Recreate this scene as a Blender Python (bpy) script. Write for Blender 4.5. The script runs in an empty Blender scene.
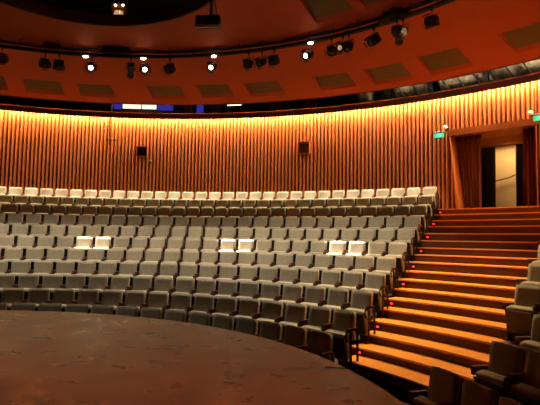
import bpy, bmesh, math, random
from mathutils import Vector, Matrix
from mathutils.geometry import delaunay_2d_cdt
random.seed(7)
C = bpy.context.scene.collection
sc = bpy.context.scene
R = math.radians
OX, OY = -4.70, 3.552           # centre of the round hall
CAMZ = 1.391                    # eye height above the stage

# ------------------------------------------------------------------ materials
def mat(name, col, rough=.6, metal=0., bump=0., scale=40., var=0., varscale=3., spec=.5, emit=None, es=0., sheen=0., noisecoord='Object', stretch=None, objvar=0.):
    m = bpy.data.materials.new(name); m.use_nodes = True
    nt = m.node_tree; b = nt.nodes['Principled BSDF']
    b.inputs['Base Color'].default_value = (*col, 1); b.inputs['Roughness'].default_value = rough
    b.inputs['Metallic'].default_value = metal; b.inputs['Specular IOR Level'].default_value = spec
    if sheen: b.inputs['Sheen Weight'].default_value = sheen
    if emit: b.inputs['Emission Color'].default_value = (*emit, 1); b.inputs['Emission Strength'].default_value = es
    tc = nt.nodes.new('ShaderNodeTexCoord'); mp = nt.nodes.new('ShaderNodeMapping')
    nt.links.new(tc.outputs[noisecoord], mp.inputs[0])
    if stretch: mp.inputs['Scale'].default_value = stretch
    last = None
    if var:
        n = nt.nodes.new('ShaderNodeTexNoise'); n.inputs['Scale'].default_value = varscale; n.inputs['Detail'].default_value = 5
        nt.links.new(mp.outputs[0], n.inputs[0])
        mr = nt.nodes.new('ShaderNodeMapRange'); mr.inputs[1].default_value = .3; mr.inputs[2].default_value = .7
        mr.inputs[3].default_value = 1 - var; mr.inputs[4].default_value = 1 + var
        nt.links.new(n.outputs[0], mr.inputs[0]); last = mr.outputs[0]
    if objvar:
        oi = nt.nodes.new('ShaderNodeObjectInfo'); mr = nt.nodes.new('ShaderNodeMapRange')
        mr.inputs[3].default_value = 1 - objvar; mr.inputs[4].default_value = 1 + objvar
        nt.links.new(oi.outputs['Random'], mr.inputs[0])
        if last:
            mu = nt.nodes.new('ShaderNodeMath'); mu.operation = 'MULTIPLY'
            nt.links.new(last, mu.inputs[0]); nt.links.new(mr.outputs[0], mu.inputs[1]); last = mu.outputs[0]
        else: last = mr.outputs[0]
    if last:
        vm = nt.nodes.new('ShaderNodeVectorMath'); vm.operation = 'SCALE'; vm.inputs[0].default_value = col
        nt.links.new(last, vm.inputs['Scale']); nt.links.new(vm.outputs[0], b.inputs['Base Color'])
    if bump:
        n = nt.nodes.new('ShaderNodeTexNoise'); n.inputs['Scale'].default_value = scale; n.inputs['Detail'].default_value = 4
        nt.links.new(mp.outputs[0], n.inputs[0])
        bp = nt.nodes.new('ShaderNodeBump'); bp.inputs['Strength'].default_value = bump; bp.inputs['Distance'].default_value = .01
        nt.links.new(n.outputs[0], bp.inputs['Height']); nt.links.new(bp.outputs[0], b.inputs['Normal'])
    return m

M = {}
M['fabric'] = mat('seat_fabric', (.40, .35, .255), .85, bump=.5, scale=60, var=.10, varscale=9, sheen=.3, objvar=.07)
M['shell'] = mat('dark_shell', (.012, .008, .006), .45)
M['armwood'] = mat('arm_wood', (.12, .03, .012), .38, var=.2, varscale=20, stretch=(1, 6, 1))
M['support'] = mat('support_metal', (.05, .025, .015), .45)
M['slat'] = mat('slat_wood', (.43, .108, .021), .5, var=.07, varscale=1.2, stretch=(5, 5, .15), spec=.3)
M['fascia'] = mat('fascia_wood', (.13, .036, .011), .5, var=.15)
M['ceil'] = mat('terracotta_plaster', (.40, .060, .008), .7, var=.06, varscale=.7)
M['rim'] = mat('rim_paint', (.10, .028, .016), .6)
M['panel'] = mat('olive_panel', (.13, .085, .03), .8, var=.1)
M['black'] = mat('black_paint', (.012, .01, .01), .6)
M['darkmetal'] = mat('dark_metal', (.035, .03, .028), .4, metal=.6)
M['greymetal'] = mat('grey_metal', (.22, .18, .15), .35, metal=.8)
M['foil'] = mat('foil', (.42, .36, .25), .4, metal=.2, bump=1.0, scale=5, var=.75, varscale=5)
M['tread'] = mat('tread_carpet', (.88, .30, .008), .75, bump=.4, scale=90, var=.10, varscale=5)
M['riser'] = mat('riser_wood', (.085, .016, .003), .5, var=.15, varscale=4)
M['nosing'] = mat('nosing_strip', (.75, .36, .16), .4)
M['tier'] = mat('tier_floor', (.07, .035, .018), .7, var=.15)
M['curtain'] = mat('curtain_cloth', (.34, .075, .022), .8, var=.15, varscale=6, stretch=(1, 1, .2))
M['darkcurtain'] = mat('dark_curtain_cloth', (.05, .022, .012), .85)
M['beam'] = mat('beam_wood', (.34, .085, .02), .3, var=.15)
M['cream'] = mat('cream_paint', (.85, .56, .24), .6)
M['soffit'] = mat('soffit_paint', (.50, .26, .09), .6)
M['red'] = mat('red_light', (.9, .05, .03), .3, emit=(1, .03, .025), es=3.2)
M['lamp'] = mat('lamp_glow', (1, .9, .7), .3, emit=(1, .83, .55), es=14)
M['lens'] = mat('lens_glass', (.16, .15, .13), .12, metal=.6)
M['gold'] = mat('gold_reflector', (.9, .55, .25), .25, metal=.9, emit=(1, .6, .25), es=.5)
M['green'] = mat('sign_green', (.05, .8, .4), .4, emit=(.12, .75, .30), es=.8)
M['cyan'] = mat('sign_cyan', (.1, .9, .9), .4, emit=(.15, .85, .65), es=1.0)
M['white'] = mat('white_paint', (.8, .72, .6), .5)
M['blue'] = mat('blue_screen', (.05, .05, .6), .4, emit=(.05, .04, .55), es=.55)
M['winlit'] = mat('lit_pane', (.9, .85, .7), .4, emit=(1, .88, .68), es=1.3)
M['tube'] = mat('tube_glow', (1, .95, .8), .4, emit=(1, .88, .65), es=2.5)
M['glass'] = mat('tinted_glass', (.5, .35, .2), .08)

def stage_mat():
    m = bpy.data.materials.new('stage_wood'); m.use_nodes = True
    nt = m.node_tree; b = nt.nodes['Principled BSDF']; L = nt.links.new
    tc = nt.nodes.new('ShaderNodeTexCoord')
    def noise(scale, det, stretch=None, rot=0):
        mp = nt.nodes.new('ShaderNodeMapping'); L(tc.outputs['Object'], mp.inputs[0])
        if stretch: mp.inputs['Scale'].default_value = stretch
        mp.inputs['Rotation'].default_value = (0, 0, rot)
        n = nt.nodes.new('ShaderNodeTexNoise'); n.inputs['Scale'].default_value = scale; n.inputs['Detail'].default_value = det
        L(mp.outputs[0], n.inputs[0]); return n.outputs[0]
    cr = nt.nodes.new('ShaderNodeValToRGB')
    cr.color_ramp.elements[0].position = .3; cr.color_ramp.elements[0].color = (.105, .083, .046, 1)
    cr.color_ramp.elements[1].position = .72; cr.color_ramp.elements[1].color = (.235, .185, .105, 1)
    L(noise(1.6, 12), cr.inputs[0])
    # thin pale scratches
    def scr(scale, stretch, rot, lo, hi):
        mr = nt.nodes.new('ShaderNodeMapRange'); mr.inputs[1].default_value = lo; mr.inputs[2].default_value = hi
        L(noise(scale, 3, stretch, rot), mr.inputs[0]); return mr.outputs[0]
    mx = nt.nodes.new('ShaderNodeMixRGB'); mx.inputs[2].default_value = (.30, .20, .11, 1)
    mu = nt.nodes.new('ShaderNodeMath'); mu.operation = 'MULTIPLY'; mu.inputs[1].default_value = .12
    L(scr(3, (1, 14, 1), .5, .60, .76), mu.inputs[0]); L(mu.outputs[0], mx.inputs[0]); L(cr.outputs[0], mx.inputs[1])
    mx2 = nt.nodes.new('ShaderNodeMixRGB'); mx2.inputs[2].default_value = (.05, .035, .02, 1)
    mu2 = nt.nodes.new('ShaderNodeMath'); mu2.operation = 'MULTIPLY'; mu2.inputs[1].default_value = .10
    L(scr(2.6, (1, 5, 1), -.7, .55, .78), mu2.inputs[0]); L(mu2.outputs[0], mx2.inputs[0]); L(mx.outputs[0], mx2.inputs[1])
    L(mx2.outputs[0], b.inputs['Base Color'])
    mr = nt.nodes.new('ShaderNodeMapRange'); mr.inputs[3].default_value = .20; mr.inputs[4].default_value = .38
    L(noise(2.2, 6), mr.inputs[0]); L(mr.outputs[0], b.inputs['Roughness'])
    bp = nt.nodes.new('ShaderNodeBump'); bp.inputs['Strength'].default_value = .25; bp.inputs['Distance'].default_value = .004
    L(noise(5, 5, (1, 2, 1), .3), bp.inputs['Height']); L(bp.outputs[0], b.inputs['Normal'])
    b.inputs['Specular IOR Level'].default_value = .30
    return m
M['stage'] = stage_mat()

# ------------------------------------------------------------------ helpers
def obj(name, bm, m, parent=None, smooth=False, loc=None):
    me = bpy.data.meshes.new(name)
    if smooth:
        for f in bm.faces: f.smooth = True
    bm.normal_update(); bm.to_mesh(me); bm.free()
    for x in (m if isinstance(m, (list, tuple)) else [m]): me.materials.append(x)
    o = bpy.data.objects.new(name, me); C.objects.link(o)
    if parent: o.parent = parent
    if loc: o.location = loc
    return o
def tag(o, label, cat, group=None, kind=None):
    if label: o['label'] = label
    if cat: o['category'] = cat
    if group: o['group'] = group
    if kind: o['kind'] = kind
    return o
def thing(name, label, cat, loc=(0, 0, 0), rz=0, group=None):
    o = bpy.data.objects.new(name, None); C.objects.link(o); o.empty_display_size = .1
    o.location = loc; o.rotation_euler = (0, 0, rz)
    return tag(o, label, cat, group)
def struct(o, label=None): o['kind'] = 'structure'; return o
def dup(root, label=None):
    r = root.copy(); C.objects.link(r)
    if label: r['label'] = label
    for ch in root.children:
        c = ch.copy(); C.objects.link(c); c.parent = r
        for g in ch.children:
            d = g.copy(); C.objects.link(d); d.parent = c
    return r
def box(bm, c, s, rot=None, mi=0):
    v = bmesh.ops.create_cube(bm, size=1)['verts']
    mt = Matrix.Translation(c) @ (rot if rot else Matrix.Identity(4)) @ Matrix.Diagonal((*s, 1))
    bmesh.ops.transform(bm, matrix=mt, verts=v)
    for f in {f for x in v for f in x.link_faces}: f.material_index = mi
    return v
def rbox(c, s, bev=.01, seg=2, rot=None):
    bm = bmesh.new(); box(bm, (0, 0, 0), s)
    bmesh.ops.bevel(bm, geom=bm.edges[:], offset=bev, segments=seg, affect='EDGES', profile=.5)
    bmesh.ops.transform(bm, matrix=Matrix.Translation(c) @ (rot or Matrix.Identity(4)), verts=bm.verts)
    return bm
def cyl(bm, a, b, r1, r2=None, n=12, caps=True):
    a = Vector(a); b = Vector(b); d = b - a; r2 = r1 if r2 is None else r2
    q = d.to_track_quat('Z', 'Y').to_matrix().to_4x4()
    bmesh.ops.create_cone(bm, cap_ends=caps, segments=n, radius1=r1, radius2=r2, depth=d.length,
                          matrix=Matrix.Translation((a + b) / 2) @ q)
def tube(bm, pts, r, n=6):
    """one continuous tube through pts"""
    pts = [Vector(p) for p in pts]; rings = []
    for i, p in enumerate(pts):
        t = (pts[min(i + 1, len(pts) - 1)] - pts[max(i - 1, 0)]).normalized()
        up = Vector((0, 0, 1)) if abs(t.z) < .9 else Vector((1, 0, 0))
        s = t.cross(up).normalized(); u = s.cross(t)
        rings.append([bm.verts.new(p + r * (math.cos(k * 2 * math.pi / n) * s + math.sin(k * 2 * math.pi / n) * u)) for k in range(n)])
    for a, b in zip(rings, rings[1:]):
        for k in range(n): bm.faces.new((a[k], a[(k + 1) % n], b[(k + 1) % n], b[k]))
    bm.faces.new(rings[0][::-1]); bm.faces.new(rings[-1])
def P(r, deg, z=0.): return Vector((OX + r * math.cos(R(deg)), OY + r * math.sin(R(deg)), z))
def arc_slab(bm, r0, r1, a0, a1, z0, z1, step=1.0, mi=0):
    """solid ring sector; a1 > a0"""
    n = max(1, int(math.ceil((a1 - a0) / step))); cols = []
    for i in range(n + 1):
        a = a0 + (a1 - a0) * i / n
        cols.append([bm.verts.new(P(r, a, z)) for r, z in ((r0, z0), (r1, z0), (r1, z1), (r0, z1))])
    fs = []
    for a, b in zip(cols, cols[1:]):
        for k in range(4): fs.append(bm.faces.new((a[k], b[k], b[(k + 1) % 4], a[(k + 1) % 4])))
    fs.append(bm.faces.new(cols[0])); fs.append(bm.faces.new(cols[-1][::-1]))
    for f in fs: f.material_index = mi

# ------------------------------------------------------------------ seating geometry data
# row: (end angle of the block by the stairs, pitch, number of seats)
ROWS = {1: (35.11, .5575, 14), 2: (38.46, .559, 16), 3: (41.28, .5585, 17), 4: (43.60, .5555, 19), 5: (45.56, .553, 21),
        6: (46.84, .5565, 22), 7: (48.11, .5545, 24), 8: (49.30, .551, 26), 9: (50.23, .530, 29), 10: (50.96, .532, 30), 11: (51.76, .551, 31)}
RIGHT = {1: (19.23, 5), 2: (20.12, 3), 3: (21.81, 3), 4: (28.22, 3), 5: (30.51, 3), 6: (32.45, 2), 7: (34.0, 2)}
rowR = lambda k: 6.92 + .9647 * (k - 1)
rowTop = lambda k: .012 + .1865 * (k - 1) + .0217 * (k - 1) ** 2 - .0008 * (k - 1) ** 3
# stair nosings: radius and height of step i (row k stands on step 2k-4)
SZ = {-2: -.85, -1: -.78, 0: -.70, 1: -.575, 2: -.446, 3: -.30, 4: -.13, 5: .04, 6: .197, 7: .36, 8: .54, 9: .71, 10: .91, 11: 1.085,
      12: 1.26, 13: 1.45, 14: 1.655, 15: 1.865, 16: 2.06, 17: 2.26, 18: 2.46}
stepR = lambda i: 8.25 + .4824 * (i - 2)
LEFTEND = {-2: 34, -1: 36, 0: 38.5, 1: 40.7, 2: 41.8, 3: 42.8, 4: 43.7, 5: 44.6, 6: 45.2, 7: 45.9, 8: 46.7, 9: 47.4, 10: 47.95, 11: 48.6, 12: 49.0, 13: 49.5,
           14: 49.7, 15: 50.0, 16: 50.3, 17: 50.75, 18: 51.0}
RW = 17.05                       # wall radius

# ------------------------------------------------------------------ setting
bm = bmesh.new()                                                       # hall floor under everything
bmesh.ops.create_circle(bm, cap_ends=True, segments=96, radius=18.8, matrix=Matrix.Translation((OX, OY, -.86)))
struct(obj('floor', bm, M['black']))
bm = bmesh.new(); n = 160; top = []; bot = []                            # the round stage
for i in range(n):
    a = 360 * i / n; top.append(bm.verts.new(P(5.95, a, 0))); bot.append(bm.verts.new(P(5.95, a, -.855)))
bm.faces.new(top)
for i in range(n):
    f = bm.faces.new((bot[i], bot[(i + 1) % n], top[(i + 1) % n], top[i])); f.material_index = 1
stage = obj('stage_platform', bm, [M['stage'], M['black']]); tag(stage, 'round scuffed brown wooden stage platform before the curved seat rows', 'stage')
# seat tiers, left block and right block
for k in range(1, 12):
    r0 = rowR(k) - .6 if k > 1 else 5.97; r1 = rowR(k + 1) - .6 if k < 11 else 17.0
    z = SZ[2 * k - 4]
    for a0, a1 in ((ROWS[k][0] + .3, 128), (-6, {**{q: v[0] for q, v in RIGHT.items()}}.get(k, 36 + .3 * (k - 8)) - .3)):
        bm = bmesh.new(); arc_slab(bm, r0, r1, a0, a1, -.85, z, 1.5); struct(obj('floor_tier', bm, M['tier']))
bm = bmesh.new(); arc_slab(bm, stepR(18) + .02, 20.6, 36, 51.6, 2.2, 2.459, 1); struct(obj('floor_corridor', bm, M['riser']))

# staircase between the blocks: one thing, every tread and riser a part
stairs = thing('staircase', 'wide curved staircase with orange treads rising between the seat blocks', 'staircase', P(12, 44, -.85))
so = stairs.location.copy()
for i in range(1, 19):
    k = min(7, max(1, (i + 4) // 2)) if i < 11 else 8
    a0 = {1: 19.0, 2: 20.0, 3: 21.7, 4: 28.0, 5: 30.3, 6: 32.2, 7: 33.8}.get(k, 35.0); a1 = LEFTEND[i]
    r0 = stepR(i); r1 = stepR(i + 1) + .05 if i < 18 else stepR(i) + .55
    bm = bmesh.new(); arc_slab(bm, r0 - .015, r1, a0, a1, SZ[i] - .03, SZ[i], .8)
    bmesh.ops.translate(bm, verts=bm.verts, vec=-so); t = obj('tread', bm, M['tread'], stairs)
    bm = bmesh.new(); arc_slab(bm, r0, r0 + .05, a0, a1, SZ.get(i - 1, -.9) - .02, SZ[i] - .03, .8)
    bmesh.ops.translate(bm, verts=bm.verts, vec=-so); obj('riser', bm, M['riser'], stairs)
    bm = bmesh.new(); arc_slab(bm, r0 - .022, r0 + .02, a0, a1, SZ[i] - .022, SZ[i] + .004, .8)
    bmesh.ops.translate(bm, verts=bm.verts, vec=-so); obj('nosing', bm, M['nosing'], t)

# small red lights on the stair risers by the seat ends
words_ord = ['first', 'second', 'third', 'fourth', 'fifth', 'sixth', 'seventh', 'eighth', 'ninth', 'tenth', 'eleventh', 'twelfth', 'thirteenth', 'fourteenth',
             'fifteenth', 'sixteenth', 'seventeenth', 'eighteenth', 'nineteenth', 'twentieth', 'twenty-first', 'twenty-second', 'twenty-third', 'twenty-fourth',
             'twenty-fifth', 'twenty-sixth', 'twenty-seventh', 'twenty-eighth', 'twenty-ninth', 'thirtieth', 'thirty-first']
for j, a in enumerate((40.1, 42.3, 44.2, 45.75, 47.0, 48.2, 49.25, 50.1, 50.7)):
    i = 2 * j + 2; r = stepR(i) - .003; z = (SZ[i] + SZ[i - 1]) / 2 - .01
    t = thing('step_light', f'small glowing red light on a stair riser, {words_ord[j]} one counting up from the stage', 'light', P(r, a, z), R(a), 'red step lights')
    obj('housing', rbox((-.012, 0, 0), (.03, .10, .06), .006), M['black'], t)
    bm = rbox((-.03, 0, 0), (.012, .06, .03), .005); obj('lens', bm, M['red'], t)

# slatted wall
def slat_wall(a0, a1, z0f, z1):
    bm = bmesh.new(); pitch = .4887; prof = ((0, .12), (.16, .12), (.22, .035), (.34, .006), (.56, .0), (.72, .012), (.82, .05), (.86, .12))
    if not callable(z1): z1f = lambda a: z1
    else: z1f = z1
    a = a0; prev = None
    while a < a1 - 1e-6:
        for u, d in prof:
            ang = min(a + u * pitch, a1); z0 = z0f(ang); zt = z1f(ang)
            cur = [bm.verts.new(P(RW + d - .05, ang, z)) for z in (z0, (z0 + zt) / 2, zt)]
            if prev:
                for q in range(2): bm.faces.new((prev[q], prev[q + 1], cur[q + 1], cur[q]))
            prev = cur
        a += pitch
    return bm
def left_jamb(z): return 50.97 - 1.0 * ((5.2 - z) / 2.74) ** .8
def z_left(ang):                                             # lower end of the slats near the slanting left edge of the doorway
    if ang >= 50.97: return 2.3
    z = 5.2
    while z > 2.3 and left_jamb(z) > ang: z -= .02
    return z
struct(obj('wall_back', slat_wall(50.97, 150, lambda a: 2.3, 6.52), M['slat']))
struct(obj('wall_back', slat_wall(49.9, 50.97, lambda a: 2.3, z_left), M['slat']))
struct(obj('wall_back', slat_wall(41.9, 50.97, lambda a: 5.19, 6.52), M['slat']))
struct(obj('wall_right', slat_wall(8, 41.9, lambda a: 2.3 if a > 36 else 1.0, 6.52), M['slat']))
bm = bmesh.new(); arc_slab(bm, 16.74, 16.79, 8, 150, 6.255, 6.47, 1); struct(obj('trim_1', bm, M['fascia']))
bm = bmesh.new(); arc_slab(bm, 16.79, 17.12, 8, 150, 6.50, 6.53, 1); struct(obj('trim_2', bm, M['fascia']))

# ceiling: shallow red cone with an off-centre round opening and recessed panels
SL = .18
zc = lambda r: 6.69 + SL * (16.2 - r)
panels = [(111.5, 14.6, 15.7, 2.5), (104.3, 14.6, 15.7, 2.5), (97.3, 14.65, 15.68, 2.45), (87.3, 14.62, 15.67, 2.45), (80.2, 14.58, 15.62, 2.45), (73.0, 14.6, 15.68, 2.5),
          (63.1, 14.62, 15.65, 2.45), (55.95, 14.62, 15.75, 2.5), (48.9, 14.5, 15.75, 2.5), (39.3, 14.42, 15.6, 2.5), (32.2, 14.5, 15.65, 2.5),
          (56.8, 10.7, 11.78, 2.95), (49.4, 10.7, 11.78, 2.95)]
HC = Vector((-4.673, 10.40)); HR = 4.066
pts = []; edges = []
def loop(ps):
    b = len(pts); pts.extend(ps); n = len(ps); edges.extend((b + i, b + (i + 1) % n) for i in range(n))
loop([P(16.2, 3 * i).xy for i in range(120)])
loop([Vector((HC.x + HR * math.cos(R(5 * i)), HC.y + HR * math.sin(R(5 * i)))) for i in range(72)])
def outline(c, r0, r1, h): 
    return [P(r0, c - h + 2 * h * i / 4).xy for i in range(5)] + [P(r1, c + h - 2 * h * i / 4).xy for i in range(5)]
for pn in panels: loop(outline(*pn))
def in_panel(p, pad=0.):
    d = p - Vector((OX, OY)); r = d.length; a = math.degrees(math.atan2(d.y, d.x))
    return any(r0 - pad < r < r1 + pad and abs(a - c) < h + pad * 4 for c, r0, r1, h in panels)
for r in (1.2, 2.6, 4, 5.4, 6.8, 8.2, 9.6, 10.4, 11.2, 12.2, 13.2, 14.1, 15.2, 15.95):
    for i in range(72):
        p = P(r, 5 * i + 2.5 * (r > 9)).xy
        if (p - HC).length > HR + .3 and not in_panel(p, .12): pts.append(p)
vo, eo, fo, *_ = delaunay_2d_cdt(pts, edges, [], 0, 1e-5)
bm = bmesh.new(); vs = [bm.verts.new((v.x, v.y, zc((v - Vector((OX, OY))).length))) for v in vo]
for f in fo:
    c = sum((vo[i] for i in f), Vector((0, 0))) / len(f)
    if (c - HC).length < HR * .998 - .003 or in_panel(c) or (c - Vector((OX, OY))).length > 16.2: continue
    bm.faces.new([vs[i] for i in f])
for v in [v for v in bm.verts if not v.link_faces]: bm.verts.remove(v)
struct(obj('ceiling', bm, M['ceil'], smooth=True))
# rounded red outer edge of the ceiling, dark collar of the opening
bm = bmesh.new(); arc_slab(bm, 16.14, 16.2, 0, 360, 6.685, 6.95, 3); struct(obj('trim_3', bm, M['rim']))
bm = bmesh.new(); prev = None
for i in range(91):
    a = R(4 * i); cols = []
    for rr, dz in ((HR, -.01), (HR + .10, -.01), (HR + .10, .34), (HR, .34)):
        x = HC.x + rr * math.cos(a); y = HC.y + rr * math.sin(a)
        ze = zc(math.hypot(HC.x + HR * math.cos(a) - OX, HC.y + HR * math.sin(a) - OY))
        cols.append(bm.verts.new((x, y, ze + dz)))
    if prev:
        for q in range(4): bm.faces.new((prev[q], cols[q], cols[(q + 1) % 4], prev[(q + 1) % 4]))
    prev = cols
struct(obj('trim_4', bm, M['rim']))
# the recessed panels
pos_words = ['first', 'second', 'third', 'fourth', 'fifth', 'sixth', 'seventh', 'eighth', 'ninth', 'tenth', 'eleventh']
for q, (c, r0, r1, h) in enumerate(panels):
    lab = (f'olive recessed panel near the rim of the red ceiling, {pos_words[q]} counting from the left' if q < 11 else
           ['olive recessed panel above the lighting rail, beside the ceiling opening', 'olive recessed panel above the black cloth bundle on the lighting rail'][q - 11])
    t = thing('ceiling_panel', lab, 'panel', P((r0 + r1) / 2, c, zc((r0 + r1) / 2)), 0, 'recessed ceiling panels'); o0 = t.location.copy()
    for nm, m in (('recess_frame', M['ceil']), ('panel_face', M['panel'])):
        bm = bmesh.new(); ins = .012
        def pt(r, a, dz): return bm.verts.new(P(r, a, zc(r) + dz) - o0)
        N = 6; da = .9
        lo = [(r0, c - h + 2 * h * i / N) for i in range(N + 1)]; hi = [(r1, c - h + 2 * h * i / N) for i in range(N + 1)]
        lo2 = [(r0 + .02, c - h + .08 + (2 * h - .16) * i / N) for i in range(N + 1)]; hi2 = [(r1 - .13, c - h + .08 + (2 * h - .16) * i / N) for i in range(N + 1)]
        D0, D1 = .16, .07
        if nm == 'recess_frame':
            A = [pt(*x, 0) for x in lo]; B = [pt(*x, D0) for x in lo2]; E_ = [pt(*x, 0) for x in hi]; F = [pt(*x, D1) for x in hi2]
            for i in range(N):
                bm.faces.new((A[i], A[i + 1], B[i + 1], B[i])); bm.faces.new((E_[i], F[i], F[i + 1], E_[i + 1]))
            bm.faces.new((A[0], B[0], F[0], E_[0])); bm.faces.new((A[-1], E_[-1], F[-1], B[-1]))
        else:
            B = [pt(*x, D0) for x in lo2]; F = [pt(*x, D1) for x in hi2]
            for i in range(N): bm.faces.new((B[i], B[i + 1], F[i + 1], F[i]))
        obj(nm, bm, m, t)

# dark technical attic behind and above the ceiling
bm = bmesh.new(); n = 72
lo = [bm.verts.new(P(18.7, 5 * i, 5.0)) for i in range(n)]; hi = [bm.verts.new(P(18.7, 5 * i, 11)) for i in range(n)]
for i in range(n): bm.faces.new((lo[i], lo[(i + 1) % n], hi[(i + 1) % n], hi[i]))
bm.faces.new(hi[::-1]); struct(obj('wall_attic', bm, M['black']))
# wall shell behind the camera side (plain)
bm = bmesh.new(); prev = None
for i in range(0, 219, 3):
    a = 150 + i; cur = [bm.verts.new(P(RW, a, z)) for z in (-.86, 6.9)]
    if prev: bm.faces.new((prev[0], cur[0], cur[1], prev[1]))
    prev = cur
struct(obj('wall_front', bm, M['fascia']))

# ------------------------------------------------------------------ doorway
bm = bmesh.new(); arc_slab(bm, 16.96, 17.35, 41.7, 51.0, 4.99, 5.2, 1); struct(obj('door_1', bm, M['beam']))
bm = bmesh.new(); prev = None                                 # slanted jamb strip lit by the cove
for i in range(13):
    z = 5.0 - 2.54 * i / 12; a = left_jamb(z); w = .16 + .30 * (i / 12)
    cur = [bm.verts.new(P(r, an, z)) for r, an in ((16.99, a + w * .6), (16.95, a), (17.3, a - w * .9))]
    if prev:
        for q in range(2): bm.faces.new((prev[q], cur[q], cur[q + 1], prev[q + 1]))
    prev = cur
struct(obj('door_1_jamb', bm, M['slat']))
bm = bmesh.new(); arc_slab(bm, 17.35, 19.6, 40.5, 52.0, 4.98, 5.02, 1); struct(obj('ceiling_corridor', bm, M['soffit']))
bm = bmesh.new(); arc_slab(bm, 18.0, 18.15, 41, 51.6, 4.72, 4.98, 1); struct(obj('trim_5', bm, M['soffit']))
bm = bmesh.new(); arc_slab(bm, 19.6, 19.7, 38, 54, 2.4, 5.1, 1); struct(obj('wall_corridor', bm, M['cream']))
def curtain(name, label, r, a0, a1, z0, z1, amp, folds, m, lean=None):
    bm = bmesh.new(); N = folds * 8; rows = 8; g = []
    for i in range(N + 1):
        u = i / N; ph = 2 * math.pi * folds * u; col = []
        for j in range(rows + 1):
            v = j / rows; z = z1 + (z0 - z1) * v
            aa0 = a0; aa1 = left_jamb(z) - .1 if lean else a1
            aw = .75 + .25 * math.sin(7 * u + 3)
            col.append(bm.verts.new(P(r + amp * aw * math.cos(ph) + .01 * math.sin(5 * v + 9 * u), aa0 + (aa1 - aa0) * u + .05 * math.sin(ph * .5 + v), z)))
        g.append(col)
    for a, b in zip(g, g[1:]):
        for j in range(rows): bm.faces.new((a[j], a[j + 1], b[j + 1], b[j]))
    bmesh.ops.solidify(bm, geom=bm.faces[:], thickness=.012)
    return tag(obj(name, bm, m, smooth=True), label, 'curtain')
curtain('curtain', 'red-brown pleated curtain hanging at the left edge of the doorway', 17.3, 47.85, 50.9, 2.48, 4.98, .09, 7, M['curtain'], True)
curtain('curtain', 'red-brown pleated curtain hanging at the right edge of the doorway', 17.3, 40.9, 43.6, 2.48, 4.98, .09, 7, M['curtain'])
curtain('curtain', 'near-black curtain inside the doorway, left of the cream corridor wall', 18.35, 47.5, 49.6, 2.48, 4.72, .05, 6, M['darkcurtain'])
curtain('curtain', 'near-black curtain inside the doorway, right of the cream corridor wall', 18.35, 43.6, 45.45, 2.48, 4.72, .05, 6, M['darkcurtain'])
bm = bmesh.new(); tube(bm, [P(19.45, 48.6, 3.65), P(19.45, 47.2, 3.75), P(19.45, 45.6, 3.98)], .02)
tag(obj('handrail', bm, M['armwood']), 'thin dark sloping handrail on the cream corridor wall', 'handrail')

def exit_sign(a, z, label, glow=True, s=.85):
    t = thing('exit_sign', label, 'sign', P(16.86, a, z), R(a), 'green exit signs')
    obj('housing', rbox((0, 0, .0), (.07, .44 * s, .25 * s), .01), M['darkmetal'], t)
    obj('top_strip', rbox((-.01, 0, .135 * s), (.09, .46 * s, .03), .006), M['white'], t)
    f = obj('sign_face', rbox((-.04, -.0, -.01), (.012, .40 * s, .19 * s), .004), M['green'], t)
    obj('pictogram', rbox((-.047, -.01, .0), (.006, .2 * s, .12 * s), .003), M['cyan'], f)
    return t
exit_sign(51.9, 5.02, 'small glowing green sign on the slats left of the doorway')
exit_sign(41.3, 5.14, 'small glowing green sign right of the doorway, cut by the picture edge')
for a, z, lab in ((51.25, 5.28, 'small white emergency lamp above the left corner of the doorway'), (42.25, 5.34, 'small white emergency lamp above the right corner of the doorway')):
    t = thing('emergency_lamp', lab, 'lamp', P(16.9, a, z), R(a), 'emergency lamps')
    bm = bmesh.new(); bmesh.ops.create_uvsphere(bm, u_segments=12, v_segments=8, radius=.075); obj('lamp_head', bm, M['white'], t, True)
    obj('bracket', rbox((.02, -.06, -.08), (.07, .12, .10), .01), M['armwood'], t)
t = thing('exit_sign', 'faint small green sign reflection deep in the corridor, built as a glowing panel', 'sign', P(19.55, 45.9, 3.93), R(45.9), 'green exit signs')  # exit sign's reflection in the corridor glass, modelled as a glowing panel
obj('sign_face', rbox((0, 0, 0), (.03, .28, .10), .008), M['green'], t); obj('housing', rbox((.02, 0, 0), (.03, .31, .13), .008), M['darkmetal'], t)

# ------------------------------------------------------------------ things on the wall
t = thing('wall_box', 'square black recessed box set into the slatted wall', 'box', P(16.93, 92.0, 4.92), R(92.0))
bm = bmesh.new()
for c, s in (((0, 0, .20), (.16, .44, .03)), ((0, 0, -.20), (.16, .44, .03)), ((0, .205, 0), (.16, .03, .43)), ((0, -.205, 0), (.16, .03, .43))): box(bm, c, s)
obj('frame', bm, M['beam'], t); obj('back_plate', rbox((.02, 0, 0), (.06, .39, .38), .004), M['black'], t)
t = thing('wall_box', 'square brown framed hatch box on the slatted wall right of centre', 'box', P(16.93, 69.25, 4.99), R(69.25))
bm = bmesh.new()
for c, s in (((0, 0, .22), (.16, .46, .03)), ((0, 0, -.22), (.16, .46, .03)), ((0, .215, 0), (.16, .03, .47)), ((0, -.215, 0), (.16, .03, .47))): box(bm, c, s)
obj('frame', bm, M['slat'], t); obj('back_plate', rbox((-.02, 0, -.03), (.06, .40, .38), .004), M['fascia'], t)
t = thing('wall_fitting', 'tiny pale light fitting on the slats beside the black box', 'fitting', P(16.93, 90.85, 4.52), R(90.85))
obj('fitting_body', rbox((0, 0, -.05), (.06, .12, .08), .01), M['fascia'], t); obj('glass', rbox((-.02, 0, .03), (.05, .10, .03), .008), M['white'], t)
t = thing('hanging_bar', 'thin dark rod with crossbar hanging in front of the slatted wall', 'rod', P(16.55, 96.3, 5.2), R(96.3))
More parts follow.
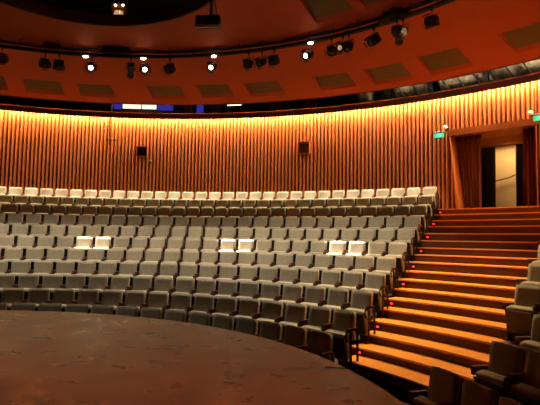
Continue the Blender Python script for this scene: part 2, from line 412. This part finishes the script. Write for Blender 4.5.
bm = bmesh.new(); cyl(bm, (0, 0, -.12), (0, 0, 1.35), .026, n=8); obj('rod', bm, M['black'], t)
bm = bmesh.new(); cyl(bm, (0, -.32, .10), (0, .13, .10), .024, n=8); obj('crossbar', bm, M['black'], t)
obj('clamp', rbox((0, 0, .82), (.05, .05, .12), .008), M['darkmetal'], t)

# ------------------------------------------------------------------ technical gallery in the gap above the wall
def arc_tube(name, r, a0, a1, z, rad, m, n=10, jitter=0.):
    bm = bmesh.new(); N = max(3, int((a1 - a0) / .5)); tube(bm, [P(r, a0 + (a1 - a0) * i / N, z) for i in range(N + 1)], rad, n)
    if jitter:
        for v in bm.verts: v.co += Vector((random.uniform(-1, 1), random.uniform(-1, 1), random.uniform(-1, 1))) * jitter
    return obj(name, bm, m, smooth=True)
segs = [(36.4, 40.6, 'crumpled silver duct length in the ceiling gap over the doorway'), (40.9, 47.0, 'crumpled silver duct length in the ceiling gap, over the left doorway corner'),
        (47.3, 52.6, 'long crumpled silver duct length in the ceiling gap above the stair top'), (54.4, 57.9, 'crumpled silver duct length in the ceiling gap, left of a dark post'),
        (61.1, 62.6, 'very short silver duct piece alone in the dark ceiling gap')]
for a0, a1, lab in segs: tag(arc_tube('silver_duct', 17.75, a0, a1, 7.15, .38, M['foil'], 14, .035), lab, 'duct', 'silver ducts above the wall')
q = 0
for a in [x * 1.75 + 37 for x in range(13)]:
    bm = bmesh.new(); cyl(bm, P(17.25, a, 6.56), P(17.25, a + 1.35, 7.2), .025, n=6); q += 1
    tag(obj('brace_bar', bm, M['black']), f'thin dark diagonal brace before the silver ducts, {words_ord[q-1]} from the right', 'brace', 'diagonal braces')
q = 0
for a in (110, 100, 88, 83, 76, 71, 66.5, 58.6, 53.4, 47.1, 40.8):
    bm = bmesh.new(); box(bm, (0, 0, 0), (.08, .10, 1.0)); q += 1
    o = obj('post', bm, M['darkmetal'], loc=P(17.32, a, 7.05)); o.rotation_euler = (0, 0, R(a))
    tag(o, f'dark upright post in the gap between wall and ceiling, {words_ord[q-1]} from the left', 'post', 'posts in the ceiling gap')
# lit booth windows
t = thing('booth_window', 'lit white and blue glazed booth window in the ceiling gap', 'window', P(17.9, 92.6, 7.12), R(92.6))
for u0, u1, m, nm, lab in ((.95, 1.30, 'blue', 'pane', 'blue pane'), (.14, .93, 'winlit', 'pane', 'bright white pane'), (-.52, .10, 'winlit', 'pane', 'bright white pane'), (-1.25, -.55, 'blue', 'pane', 'blue pane')):
    o = obj(nm, rbox((0, (u0 + u1) / 2, 0), (.03, u1 - u0, .40 if m == 'blue' else .33), .004), M[m], t); o['label'] = lab
for u in (.94, .12, -.535): obj('mullion', rbox((-.02, u, 0), (.04, .03, .5), .004), M['black'], t)
obj('window_frame', rbox((-.02, 0, .24), (.06, 2.7, .06), .006), M['darkmetal'], t)
t = thing('tube_lamp', 'thin bright strip lamp under the ceiling edge in the dark gap', 'lamp', P(17.4, 79.6, 6.985), R(79.6))
bm = bmesh.new(); cyl(bm, (0, -.30, 0), (0, .30, 0), .018, n=8); obj('tube', bm, M['tube'], t); obj('batten', rbox((0, 0, .04), (.05, .7, .04), .006), M['darkmetal'], t)
clut = [(97.8, .18, .22, 'greymetal', 'pale canister'), (96.9, .10, .30, 'foil', 'silver bottle shape'), (98.9, .25, .2, 'darkmetal', 'dark box'), (86.2, .3, .2, 'beam', 'brown box'), (84.6, .25, .22, 'blue', 'blue screen'),
        (82.3, .5, .25, 'greymetal', 'grey case'), (81.0, .3, .2, 'darkmetal', 'dark case'), (106, .4, .15, 'darkmetal', 'low dark box'), (74.0, .5, .2, 'fascia', 'brown crate'), (69.0, .4, .22, 'fascia', 'brown carton')]
for a, w, h, m, nm in clut:
    o = obj('equipment_box', rbox((0, 0, (h + .35) / 2), (.25, w, h + .35), .02), M[m], loc=P(17.6, a, 6.505 + (.30 if h < .5 else 0) * 0)); o.rotation_euler = (0, 0, R(a))
    tag(o, f'small {nm} standing in the gap above the slatted wall', 'box', 'equipment in the ceiling gap')
bm = bmesh.new(); arc_slab(bm, 17.13, 18.6, 30, 130, 6.44, 6.50, 2); struct(obj('floor_gallery', bm, M['black']))
t = thing('attic_lamp', 'warm glinting lamp cluster seen through the ceiling opening', 'lamp', (-4.75, 15.0, 8.3))
obj('lamp_body', rbox((0, 0, .12), (.42, .3, .22), .03), M['beam'], t); obj('bracket', rbox((0, 0, .3), (.5, .1, .06), .01), M['greymetal'], t)
bm = bmesh.new()
cyl(bm, (0, 0, -.12), (0, 0, .02), .16, .12, 16); obj('reflector', bm, M['gold'], t)
for x in (-.06, .17):
    bm = bmesh.new(); bmesh.ops.create_uvsphere(bm, u_segments=10, v_segments=8, radius=.03, matrix=Matrix.Translation((x, -.17, .14))); obj('bulb', bm, M['lamp'], t)

# ------------------------------------------------------------------ lighting rail and its lamps
RCX, RCY, RR = -4.422, 4.703, 10.95
def Q(a, z, r=RR): return Vector((RCX + r * math.cos(R(a)), RCY + r * math.sin(R(a)), z))
rail = thing('lighting_rail', 'long curved dark pipe rail hung below the red ceiling', 'rail', (RCX, RCY, 7.2)); ro = rail.location.copy()
for r, z in ((RR, 7.13), (RR, 7.27), (RR + .22, 7.2), (RR + .1, 7.2)):
    bm = bmesh.new(); tube(bm, [Q(18 + 2 * i, z, r) - ro for i in range(60)], .042, 8); obj('pipe', bm, M['darkmetal'], rail, True)
for i in range(30):
    a = 20 + 4 * i; zt_ = zc((Q(a, 0).xy - Vector((OX, OY))).length)
    bm = bmesh.new(); cyl(bm, Q(a, 7.08) - ro, Q(a, zt_) - ro, .014, n=6); cyl(bm, Q(a, 7.2) - ro, Q(a, 7.2, RR + .22) - ro, .014, n=6); obj('hanger', bm, M['darkmetal'], rail)
bm = bmesh.new(); tube(bm, [Q(18 + i, 7.345 + .015 * math.sin(i * 1.3), RR + .04 + .02 * math.sin(i * .7)) - ro for i in range(119)], .018, 6); obj('cable', bm, M['black'], rail, True)

def make_fixture(kind):
    """a lantern hung under the rail; origin at the rail, lamp looks along local -X"""
    t = thing('stage_light', 'x', 'stage light', (0, 0, 0), 0, 'stage lights on the rail')
    bm = bmesh.new(); box(bm, (0, 0, -.02), (.05, .04, .10)); cyl(bm, (0, 0, -.17), (0, 0, 0), .012, n=6); obj('clamp', bm, M['darkmetal'], t)
    bm = bmesh.new(); tube(bm, [(0, .14, -.34), (0, .14, -.18), (0, -.14, -.18), (0, -.14, -.34)], .012, 6); obj('yoke', bm, M['darkmetal'], t)
    bm = bmesh.new()
    if kind == 'par':
        cyl(bm, (-.16, 0, 0), (.06, 0, 0), .125, .115, 20, True); cyl(bm, (.06, 0, 0), (.17, 0, 0), .115, .06, 20)
    elif kind == 'profile':
        cyl(bm, (-.30, 0, 0), (-.02, 0, 0), .085, .085, 16); box(bm, (.07, 0, .0), (.20, .20, .20)); cyl(bm, (-.32, 0, 0), (-.26, 0, 0), .105, .105, 16)
        for z in (-.05, 0, .05): box(bm, (.07, 0, z), (.22, .22, .012))
    else:
        box(bm, (0, 0, 0), (.24, .24, .24)); cyl(bm, (-.17, 0, 0), (-.10, 0, 0), .12, .11, 20)
        for z in (-.08, -.04, 0, .04, .08): box(bm, (.03, 0, z), (.20, .26, .012))
    body = bmesh_pivot(bm); body_o = obj('body', body, M['black'], t)
    bm = bmesh.new(); x = {'par': -.165, 'profile': -.325, 'fresnel': -.175}[kind]
    bmesh.ops.create_uvsphere(bm, u_segments=16, v_segments=8, radius=1, matrix=Matrix.Translation((x, 0, 0)) @ Matrix.Diagonal((.025, .07, .07, 1)))
    l = obj('lens', bmesh_pivot(bm), M['lens'], body_o, True)
    if kind != 'profile':
        bm = bmesh.new()
        for y, z, ry in ((0, .15, 1), (0, -.15, -1)): box(bm, (x - .04, y, z), (.10, .18, .006), Matrix.Rotation(-ry * .5, 4, 'Y'))
        for y in (.15, -.15): box(bm, (x - .04, y, 0), (.10, .006, .18), Matrix.Rotation((.5 if y > 0 else -.5), 4, 'Z'))
        obj('barn_door', bmesh_pivot(bm), M['black'], body_o)
    return t
def bmesh_pivot(bm): return bm
fixd = [(110.42, 'fresnel', 'dark stage light at the far left end of the rail', 0), (104.11, 'fresnel', 'dark stage light, left one of the pair on the left rail', 0),
        (101.97, 'fresnel', 'dark stage light, right one of the pair on the left rail', 0), (96.77, 'par', 'brightly glinting lamp below the rail, right of the left dark pair', 1),
        (90.4, 'profile', 'dark stage light hung under the black box on the rail', 0), (88.05, 'par', 'brightly lit lamp between the box-shaped light and the ring-shaped light', 1), (83.83, 'fresnel', 'dark stage light alone with round lens, left of the glaring lamp', 0),
        (76.44, 'par', 'glaring white lit stage light nearest above the room middle', 1), (70.22, 'par', 'dark stage light, left one of the trio', 0), (67.98, 'par', 'dark stage light, middle one of the trio', 0),
        (65.92, 'fresnel', 'dark stage light, right one of the trio', 0), (59.99, 'par', 'glaring white lit stage light left of the big round black one', 1), (56.19, 'par', 'big round black stage light beside the golden ringed lamp', 0),
        (54.39, 'par', 'small stage light with golden glowing reflector ring', 2), (53.43, 'par', 'dark stage light just above the golden ringed lamp', 0), (49.47, 'fresnel', 'dark stage light left of the black cloth bundle', 0),
        (45.94, 'profile', 'dark stage light, lower one of the tilted pair right', 0), (45.04, 'par', 'dark stage light, upper one of the tilted pair right', 0), (40.83, 'fresnel', 'round dark stage light, last one at the right rail end', 0)]
protos = {}
LITPOS = []; relit = []
for a, kind, lab, lit in fixd:
    if kind not in protos: protos[kind] = make_fixture(kind); t = protos[kind]
    else: t = dup(protos[kind])
    t['label'] = lab; t.location = Q(a, 7.09); t.rotation_euler = (0, 0, R(a) + random.uniform(-.35, .35) + (math.pi if kind == 'profile' else 0))
    tilt = random.uniform(.25, .8)
    for ch in t.children:
        if ch.name.startswith('body'):
            ch.location = (0, 0, -.34); ch.rotation_euler = (0, -tilt, 0)
            if lit:
                ch.rotation_euler = (0, -.45 if lit == 1 else -.3, 0)
                for g in ch.children:
                    if g.name.startswith('lens'): relit.append((g, M['lamp'] if lit == 1 else M['gold']))
    if lit == 1: LITPOS.append((a, t))
for g, m_ in relit: g.data = g.data.copy(); g.data.materials[0] = m_
for j, a in enumerate((97.79, 88.3, 76.2, 59.6)):          # small bare lamps clipped to the rail
    t = thing('rail_lamp', ['small white glowing bulb on the rail, leftmost of four', 'small white glowing bulb on the rail right of the black box', 'small white glowing bulb on the rail above the middle glaring lamp', 'small white glowing bulb on the rail above the right glaring lamp'][j], 'lamp', Q(a, 7.06, RR - .06), R(a), 'small bulbs on the rail')
    bm = bmesh.new(); bmesh.ops.create_uvsphere(bm, u_segments=12, v_segments=8, radius=1, matrix=Matrix.Diagonal((.05, .085, .035, 1))); obj('bulb', bm, M['lamp'], t, True)
    obj('holder', rbox((.03, 0, .05), (.06, .08, .06), .01), M['darkmetal'], t)
for a, s, lab in ((92.98, (.2, .85, .2), 'long black box mounted on the lighting rail'), (103.1, (.18, .5, .16), 'black connector box on the left part of the rail')):
    o = obj('rail_box', rbox((0, 0, 0), s, .02), M['black'], loc=Q(a, 7.32)); o.rotation_euler = (0, 0, R(a)); tag(o, lab, 'box')
bm = bmesh.new(); bmesh.ops.create_icosphere(bm, subdivisions=4, radius=1)
for v in bm.verts:
    v.co = Vector((v.co.x * .16, v.co.y * .46, v.co.z * .14 - .12 * v.co.y ** 2)); v.co += v.normal * .03 * math.sin(v.co.y * 30 + v.co.z * 20)
o = obj('cloth_bundle', bm, M['black'], smooth=True, loc=Q(46.4, 7.27)); o.rotation_euler = (0, 0, R(46.4)); tag(o, 'black cloth bundle draped over the right part of the rail', 'cloth')
# projector
t = thing('projector', 'box-shaped projector hanging on a pole below the ceiling opening', 'projector', (-1.42, 10.7, 6.13), R(-6))
obj('body', rbox((0, 0, 0), (.54, .22, .24), .02), M['black'], t)
obj('base_plate', rbox((0, -.10, -.135), (.56, .05, .07), .01), M['white'], t)
bm = bmesh.new(); cyl(bm, (.06, 0, .1), (.06, 0, 4.5), .03, n=10); obj('pole', bm, M['black'], t)
bm = bmesh.new(); tube(bm, [(.2, 0, .1), (.17, 0, .3), (.11, 0, .6), (.08, 0, 1.0)], .008, 6); obj('cable', bm, M['black'], t)
bm = bmesh.new(); cyl(bm, (-.12, -.11, 0), (-.12, -.14, 0), .05, n=16); obj('lens', bm, M['lens'], t)

# ------------------------------------------------------------------ marks on the stage
def flat_tag(name, label, cat, p0, p1, w, m, h=.006):
    p0 = Vector((*p0, 0)); p1 = Vector((*p1, 0)); d = p1 - p0
    bm = rbox((0, 0, 0), (d.length, w, h), h * .3, 1); o = obj(name, bm, m, loc=(p0 + p1) / 2 + Vector((0, 0, h / 2)))
    o.rotation_euler = (0, 0, math.atan2(d.y, d.x)); return tag(o, label, cat)
flat_tag('tape_strip', 'narrow dark tape strip on the stage near the stair edge', 'tape', (.64, 5.68), (.92, 5.61), .022, M['black'])
flat_tag('tape_mark', 'tiny black tape mark on the stage at the seam end', 'tape', (-.42, 5.02), (-.31, 4.99), .03, M['black'], .003)
flat_tag('floor_seam', 'long thin dark seam line across the stage boards', 'seam', (-.64, 8.05), (-.37, 4.99), .006, M['black'], .0015)
bm = bmesh.new(); tube(bm, [P(6.35, x, -.30 - .006 * i) for i, x in enumerate((16.5, 15, 13.5, 12))], .008)  # pale tube standing in for the highlight on the front armrest
tag(obj('cable', bm, M['white']), 'thin pale line for an armrest highlight beside the front seat near the stage', 'cable')

# ------------------------------------------------------------------ the seats
def soft_box(w, h, t, bulge_f, bulge_b, nx=8, nz=8, round_=.025):
    """upholstered block: width along X, height along Z (0..h), thickness along Y (0 front = +Y side)"""
    bm = bmesh.new(); bmesh.ops.create_cube(bm, size=1)
    bmesh.ops.subdivide_edges(bm, edges=bm.edges[:], cuts=5, use_grid_fill=True)
    for v in bm.verts:
        x, y, z = v.co * 2
        m_ = (1 - x ** 4) * (1 - z ** 4)
        # round the silhouette
        rx, rz = x, z
        if abs(x) > .84 and abs(z) > .84:
            q = math.hypot((abs(x) - .84) / .16, (abs(z) - .84) / .16)
            if q > 1:
                rx = math.copysign(.84 + (abs(x) - .84) / q, x); rz = math.copysign(.84 + (abs(z) - .84) / q, z)
        edge = 1 - .22 * max(abs(x) ** 8, abs(z) ** 8)
        v.co = Vector((rx * w / 2, y * t / 2 * edge + (bulge_f if y > 0 else -bulge_b) * m_ * abs(y), (rz + 1) / 2 * h))
    return bm
def make_seat():
    t = thing('theatre_seat', 'x', 'seat')
    tilt = Matrix.Rotation(R(9), 4, 'X')          # top leans back (-Y), front is +Y
    bm = soft_box(.455, .46, .075, -.012, .0)
    bmesh.ops.transform(bm, matrix=Matrix.Translation((0, .05, .385)) @ tilt, verts=bm.verts); obj('backrest', bm, M['fabric'], t, True)
    bm = rbox((0, -.048, .22), (.44, .02, .44), .008); bmesh.ops.transform(bm, matrix=Matrix.Translation((0, .05, .385)) @ tilt, verts=bm.verts)
    obj('back_shell', bm, M['shell'], t)
    lean = Matrix.Rotation(R(-14), 4, 'X')
    bm = soft_box(.465, .40, .135, .0, .012)
    bmesh.ops.transform(bm, matrix=Matrix.Translation((0, .105, .14)) @ lean, verts=bm.verts); cu = obj('seat_cushion', bm, M['fabric'], t, True)
    bm = rbox((0, .083, .185), (.46, .018, .35), .006); bmesh.ops.transform(bm, matrix=Matrix.Translation((0, .105, .14)) @ lean, verts=bm.verts)
    obj('seat_pan', bm, M['shell'], cu)
    return t
ARMX = .5545 / 2
def arm_bm(x):
    bm = rbox((x, .14, .545), (.060, .24, .04), .012)
    b2 = bmesh.new(); box(b2, (x, .225, .505), (.05, .05, .07)); me = bpy.data.meshes.new('t'); b2.to_mesh(me); b2.free(); bm.from_mesh(me); bpy.data.meshes.remove(me)
    return bm
def sup_bm(x):
    bm = bmesh.new(); box(bm, (x, .08, .27), (.03, .16, .54)); box(bm, (x, .10, .015), (.06, .26, .03)); return bm
seat0 = make_seat()
arm0 = obj('armrest', arm_bm(ARMX), M['armwood'], seat0); sup0 = obj('support', sup_bm(ARMX), M['support'], seat0)
def end_panel(sx):
    """open wooden side frame of the seat at a row end"""
    bm = bmesh.new(); x = sx * (ARMX + .012)
    tube(bm, [(x, .0, .01), (x, .0, .30), (x, .01, .545), (x, .06, .585), (x, .16, .585), (x, .27, .555), (x, .30, .50), (x, .26, .42)], .02, 8)
    box(bm, (x, .17, .28), (.022, .035, .54)); box(bm, (x, .10, .40), (.022, .20, .05)); box(bm, (x, .12, .012), (.05, .32, .024)); box(bm, (x + sx * .01, .15, .60), (.05, .22, .02)); return bm
def part_mesh(name, bm, m):
    me = bpy.data.meshes.new(name); bm.to_mesh(me); bm.free(); me.materials.append(m); return me
endL = end_panel(-1); meL = bpy.data.meshes.new('side_frame'); endL.to_mesh(meL); endL.free(); meL.materials.append(M['armwood'])
meA = part_mesh('armrest', arm_bm(-ARMX), M['armwood']); meS = part_mesh('support', sup_bm(-ARMX), M['support'])
used = False
def put_seat(k, ang, label, group, ends):
    global used
    t = seat0 if not used else dup(seat0); used = True
    t['label'] = label; t['group'] = group
    z0 = SZ[2 * k - 4] + .001; t.location = P(rowR(k), ang, z0)
    t.rotation_euler = (0, 0, R(ang) + math.pi / 2)      # +Y faces the hall centre
    t.scale = (1, 1, (rowTop(k) - z0) / .838)
    return t
def add_part(t, name, me):
    o = bpy.data.objects.new(name, me); C.objects.link(o); o.parent = t; return o
row_name = {1: 'front row', 2: 'second row up', 3: 'third row up', 4: 'fourth row up', 5: 'fifth row up', 6: 'sixth row up', 7: 'seventh row up',
            8: 'eighth row up', 9: 'ninth row up', 10: 'second-highest row', 11: 'top row'}
HOT = {6: {3: 1, 4: 1, 9: 1, 10: 1, 16: 1, 17: 1}}
seats = []
for k in range(1, 12):
    ang0, w, n = ROWS[k]; da = math.degrees(w / rowR(k))
    for i in range(n):
        ang = ang0 + da * (i + .5)
        look = 'pale' if k == 11 else ('dim brownish' if k in (9,) else ('dark-faced' if k <= 2 else 'taupe'))
        s = f'{look} upholstered theatre seat in the {row_name[k]}, {words_ord[i]} from the stairs'
        t = put_seat(k, ang, s, 'theatre seats left of the stairs', False); seats.append((k, i, t))
        if i == 0: add_part(t, 'side_frame', meL)
for k, (a, n) in RIGHT.items():
    da = math.degrees(.5575 / rowR(k))
    for i in range(n):
        t = put_seat(k, a - da * (i + .5), f'shadowed grey-brown theatre seat right of the stairs, {row_name[k]}, {words_ord[i]} from the steps', 'theatre seats right of the stairs', False)
        if i == n - 1: add_part(t, 'armrest', meA); add_part(t, 'support', meS)

# ------------------------------------------------------------------ light
def light(kind, loc, energy, col, target=None, **kw):
    d = bpy.data.lights.new('light_' + kind.lower(), kind); d.energy = energy; d.color = col
    for a, b in kw.items(): setattr(d, a, b)
    o = bpy.data.objects.new('light_' + kind.lower(), d); C.objects.link(o); o.location = loc
    if target is not None: o.rotation_euler = (Vector(target) - Vector(loc)).to_track_quat('-Z', 'Y').to_euler()
    return o
HOTA = (93.0, 71.3, 55.0)
WARM = (1, .76, .38)
for i in range(31):                                        # cove strip behind the fascia, washing the slats
    a = 20 + 3.9 * i
    o = light('AREA', P(16.90, a, 6.38), 90, WARM, shape='RECTANGLE', size=1.17, size_y=.04); o.rotation_euler = (R(6), 0, R(a) - math.pi / 2)
for i in range(27):                                        # spots added beyond the rail's own fixtures to brighten the top row
    a = 53.2 + 2.7 * i
    light('SPOT', P(12.75, a, 6.85), 1000, (1, .82, .66), P(16.55, a, 2.95), spot_size=R(16), spot_blend=.8, shadow_soft_size=.02)
SEATW = (1, .84, .60)
for a in (50, 56, 63, 71, 80, 89, 98, 107, 116, 125):      # added spots with no fixture of their own, lighting the seat blocks
    light('SPOT', P(9.4, a, 6.95), 560, SEATW, P(10.85, a, .3), spot_size=R(70 if 52 < a < 70 else 64), spot_blend=.35, shadow_soft_size=.10)
for a, ta in ((96.8, HOTA[0]), (76.4, HOTA[1]), (60.0, HOTA[2])):   # three narrow beams onto the sixth row
    light('SPOT', Q(a, 6.35, RR + .25), 13000, (1, .88, .66), P(11.75, ta, 1.2), spot_size=R(14.5), spot_blend=.6, shadow_soft_size=.04)
light('SPOT', P(11.6, 41, 7.0), 2300, (1, .68, .30), P(10.2, 38.5, 0), spot_size=R(60), spot_blend=.7, shadow_soft_size=.08)
light('SPOT', (-4.6, 10.0, 9.3), 1200, (1, .84, .60), (-3.8, 8.0, 0), spot_size=R(48), spot_blend=1.0, shadow_soft_size=.5)
light('AREA', P(18.9, 46.5, 4.9), 34, (1, .75, .42), P(19.0, 46.5, 2), shape='RECTANGLE', size=1.5, size_y=.4)
light('SPOT', P(11.5, 47, 6.8), 260, (1, .62, .3), P(17, 49, 4.1), spot_size=R(30), spot_blend=.7, shadow_soft_size=.1)
light('POINT', P(16.7, 50, 7.5), 60, (1, .85, .6), shadow_soft_size=.1)
light('POINT', P(16.7, 57, 7.5), 30, (1, .8, .5), shadow_soft_size=.1)
light('POINT', P(16.7, 42, 7.5), 70, (1, .85, .6), shadow_soft_size=.1)
w = bpy.data.worlds.new('dim'); sc.world = w; w.use_nodes = True
w.node_tree.nodes['Background'].inputs[0].default_value = (.9, .5, .3, 1); w.node_tree.nodes['Background'].inputs[1].default_value = .01

# ------------------------------------------------------------------ camera
cd = bpy.data.cameras.new('camera'); cam = bpy.data.objects.new('camera', cd); C.objects.link(cam); sc.camera = cam
cd.sensor_width = 36; cd.lens = 36 * 502.84 / 540; cd.clip_start = .05; cd.clip_end = 200
cam.matrix_world = Matrix.Translation((0, 0, CAMZ)) @ Matrix.Rotation(math.pi / 2 + .0742, 4, 'X') @ Matrix.Rotation(.0171, 4, 'Z')
vs_ = sc.view_settings; vs_.view_transform = 'Standard'; vs_.look = 'None'; vs_.gamma = 1; vs_.exposure = 0; vs_.use_curve_mapping = False
